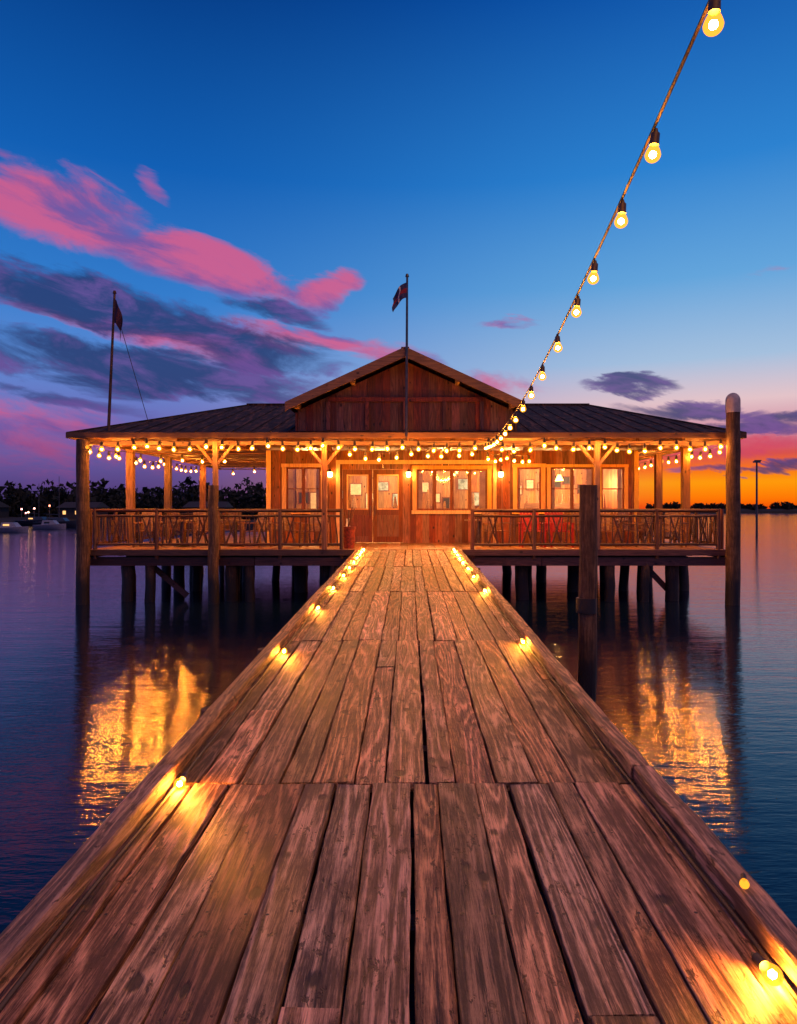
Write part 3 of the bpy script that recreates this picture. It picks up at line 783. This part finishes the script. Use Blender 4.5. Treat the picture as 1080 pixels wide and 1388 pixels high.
def kerb(x, ysl, label, r=.03, extra=None):
    s = 1 if x > 0 else -1
    pts = [Vector((x+s*.02+U(-.008,.008), y, PZ(y)+.016)) for y in [i*.4 for i in range(45)]]
    string(pts, 1, r, label, lay=0, at=[(x-s*U(0,.015), y, PZ(y)+.01) for y in ysl], glow=M_KBULB, extra=extra)
kerb(-1.16, (3.5, 6.4, 8.8, 10.6, 12.2, 13.4, 14.5, 15.4, 16.2, 16.9, 17.6), 'string of glowing bulbs lying along the pier kerb')
kerb(1.11, (2.12, 6.8, 10.3, 12.0, 13.3, 14.4, 15.3, 16.1, 16.9, 17.6), 'string of glowing bulbs lying along the pier kerb', extra=[(1.18, 2.47, PZ(2.47)+.088)])

# ------------------------------------------------------------ far shore
M_FOL = plain('dark_foliage', (.008, .012, .008), .9, nscale=.5)
M_LAND = plain('shore_ground', (.02, .018, .015), .9)
def land(name, x0, x1, y0, y1, h, label):
    mb = MB(); n = 40; vs = []; fs = []
    for k in range(n+1):
        x = x0+(x1-x0)*k/n; e = min(1, k/4, (n-k)/4); yy = y0+U(-1, 1)*(y1-y0)*.05
        for (y, z) in ((yy, -.5), (yy+2, h*.4*e), (yy+8, h*e), (y1, h*e), (y1+2, -.5)): vs.append((x, y, z))
    for k in range(n):
        for i in range(4): fs.append((k*5+i, (k+1)*5+i, (k+1)*5+i+1, k*5+i+1))
    mb.add(vs, fs); tag(mb.obj(name, M_LAND), label, 'shore', kind='structure')
land('shore_terrain', -300, -15, 112, 220, .9, 'low dark shore across the harbour')
land('far_shore_terrain', 90, 900, 420, 520, 2.6, 'distant low dark shoreline')
def forest(name, x0, x1, y0, y1, n, h0, h1, base, label, lf, nl=70):
    mb = MB()
    for k in range(n):
        x = U(x0, x1); y = U(y0, y1); h = U(h0, h1)*(1.3 if R() < .12 else 1); con = R() < .3
        mb.cyl((x, y, base), (x, y, base+h*.8), h*.03, h*.012, 5)
        for j in range(nl):
            a = U(0, 6.28)
            if con: f = R(); rr = h*.22*(1-f)*math.sqrt(R()); z = base+h*(.05+.95*f)
            else:
                ph = U(-1, 1); rr = h*.42*math.sqrt(max(0, 1-ph*ph))*U(.4, 1)*(1+.3*math.sin(a*3+k)); z = base+h*(.5+.46*ph)
            c = Vector((x+rr*math.cos(a), y+rr*math.sin(a), z)); s = lf*U(.5, 1.2)
            p = [c+Vector((U(-s,s), U(-s,s), U(-s,s))) for _ in range(4)]
            mb.add(p, [(0,1,2),(0,2,3)])
    tag(mb.obj(name, M_FOL), label, 'trees', kind='stuff')
forest('tree_line', -160, -18, 128, 165, 380, 3.6, 7.0, .4, 'dark tree line along the far harbour shore', .8, 55)
forest('distant_tree_line', 150, 560, 425, 470, 420, 1.2, 3.4, 2.2, 'distant dark tree line on the horizon', 1.5, 35)
M_HW = plain('house_wall', (.035,.03,.03), .8)
for i in range(7):
    x = -142+i*17.5+U(-3,3); y = U(116, 122); w_, h_ = U(5, 8), U(1.7, 2.1)
    th = thing('waterfront_house', (x, y, .8), 'small dark waterfront house with lit windows', 'house', 'houses on the far shore')
    a = MB(); a.box(x-w_/2, x+w_/2, y, y+5, .5, .8+h_); a.obj('wall', M_HW, th)
    a = MB(); a.add([(x-w_/2-.3,y-.4,.8+h_),(x+w_/2+.3,y-.4,.8+h_),(x+w_/2+.3,y+5.4,.8+h_),(x-w_/2-.3,y+5.4,.8+h_),(x-w_/2,y+2.5,1.8+h_),(x+w_/2,y+2.5,1.8+h_)], [(0,1,5,4),(1,2,5),(2,3,4,5),(3,0,4),(3,2,1,0)]); a.obj('roof', M_HW, th)
    for k in range(3):
        if R() < .75:
            xx = x-w_/3+k*w_/3; a = MB(); a.box(xx-.25, xx+.25, y-.03, y-.01, 1.5, 2.1); a.obj('window', M_LIT, th)
for i in range(26):
    x = U(-112, -50); y = U(110, 114)
    th = thing('shore_lamp', (x, y, .3), 'small lamp post glowing on the waterfront', 'lamp post', 'lamps on the far shore')
    hh = U(1.2, 3); a = MB(); a.cyl((x, y, .2), (x, y, hh), .06, .05, 6); a.obj('post', M_METAL, th)
    a = MB(); a.cyl((x, y, hh), (x, y, hh+.22), .13, .09, 8); a.obj('lamp_head', emis('lamp_glow', (1.0, U(.2,.6), U(.05,.35)), 9), th)
M_HULLD = plain('dark_hull', (.03,.035,.05), .35)
M_HULLW = plain('boat_gelcoat', (.30,.29,.34), .35)
def boat(x, y, Lb, B_, H, mat, label, rot=0, mast=0, cabin=True, lit=False):
    th = thing('motor_boat', (x, y, 0), label, 'boat', None)
    a = MB(); n = 12; vs = []; fs = []
    for k in range(n+1):
        t_ = k/n; xx = x-Lb/2+Lb*t_; wd = B_/2*(1-max(0, (t_-.45)/.55)**2.2)+.01; sh = H*(1+.35*t_*t_)
        for (yy, z) in ((-wd, sh), (-wd*.85, H*.3), (-wd*.3, -.25), (wd*.3, -.25), (wd*.85, H*.3), (wd, sh)): vs.append((xx, y+yy, z))
    for k in range(n):
        for i in range(6): j = (i+1) % 6; fs.append((k*6+i, (k+1)*6+i, (k+1)*6+j, k*6+j))
    fs.append(tuple(range(6))); a.add(vs, fs); a.obj('hull', mat, th, smooth=True)
    if cabin:
        a = MB(); c0, c1 = x-Lb*.25, x+Lb*.12; b = B_*.33; ch_ = .55
        a.add([(c0,y-b,H),(c1+.5,y-b,H),(c1+.5,y+b,H),(c0,y+b,H),(c0+.1,y-b*.85,H+ch_),(c1,y-b*.85,H+ch_),(c1,y+b*.85,H+ch_),(c0+.1,y+b*.85,H+ch_)], [(0,1,5,4),(1,2,6,5),(2,3,7,6),(3,0,4,7),(4,5,6,7)])
        a.obj('cabin', mat, th)
        a = MB(); a.box(c0+.35, c0+.95, y-b-.04, y-b*.93, H+.22, H+.38)
        a.obj('window', M_LIT if lit else M_BLACK, th)
    if mast:
        a = MB(); a.cyl((x, y, H), (x, y, H+mast), .05, .03, 6); a.cyl((x, y, H+1), (x-Lb*.35, y, H+1.05), .04, .03, 6); a.obj('mast', M_METAL, th)
    th.rotation_euler = (0, 0, rot)
boat(-41.5, 73, 3.6, 1.5, .45, M_HULLW, 'small white motor boat with lit cabin moored offshore', 0, lit=True)
boat(-46, 92, 6, 2.0, .7, M_HULLD, 'dark hulled sailing boat moored near the shore', .03, 6)
boat(-55, 104, 6, 2.2, .7, M_HULLD, 'dark hulled cabin boat moored near the shore', -.03, 5.5, lit=True)
boat(-43, 84, 3.6, 1.5, .5, M_HULLW, 'small pale boat moored near the shore', .04)
boat(-49, 98, 5, 1.8, .6, M_HULLD, 'small dark boat with thin mast moored near the shore', .02, 5)
mp = thing('channel_marker_lamp', (32.2, 65, 0), 'slim pole with small lamp standing in open water', 'lamp post')
a = MB(); a.cyl((32.2, 65, -2), (32.2, 65, 6.7), .11, .08, 10); a.obj('pole', M_METAL, mp, smooth=True)
a = MB(); a.box(31.9, 32.5, 64.85, 65.15, 6.7, 6.85); a.box(32.0, 32.6, 64.9, 65.1, 6.86, 6.95); a.obj('lamp_head', M_METAL, mp)

scene.view_settings.view_transform = 'Standard'; scene.view_settings.look = 'None'; scene.view_settings.exposure = 0
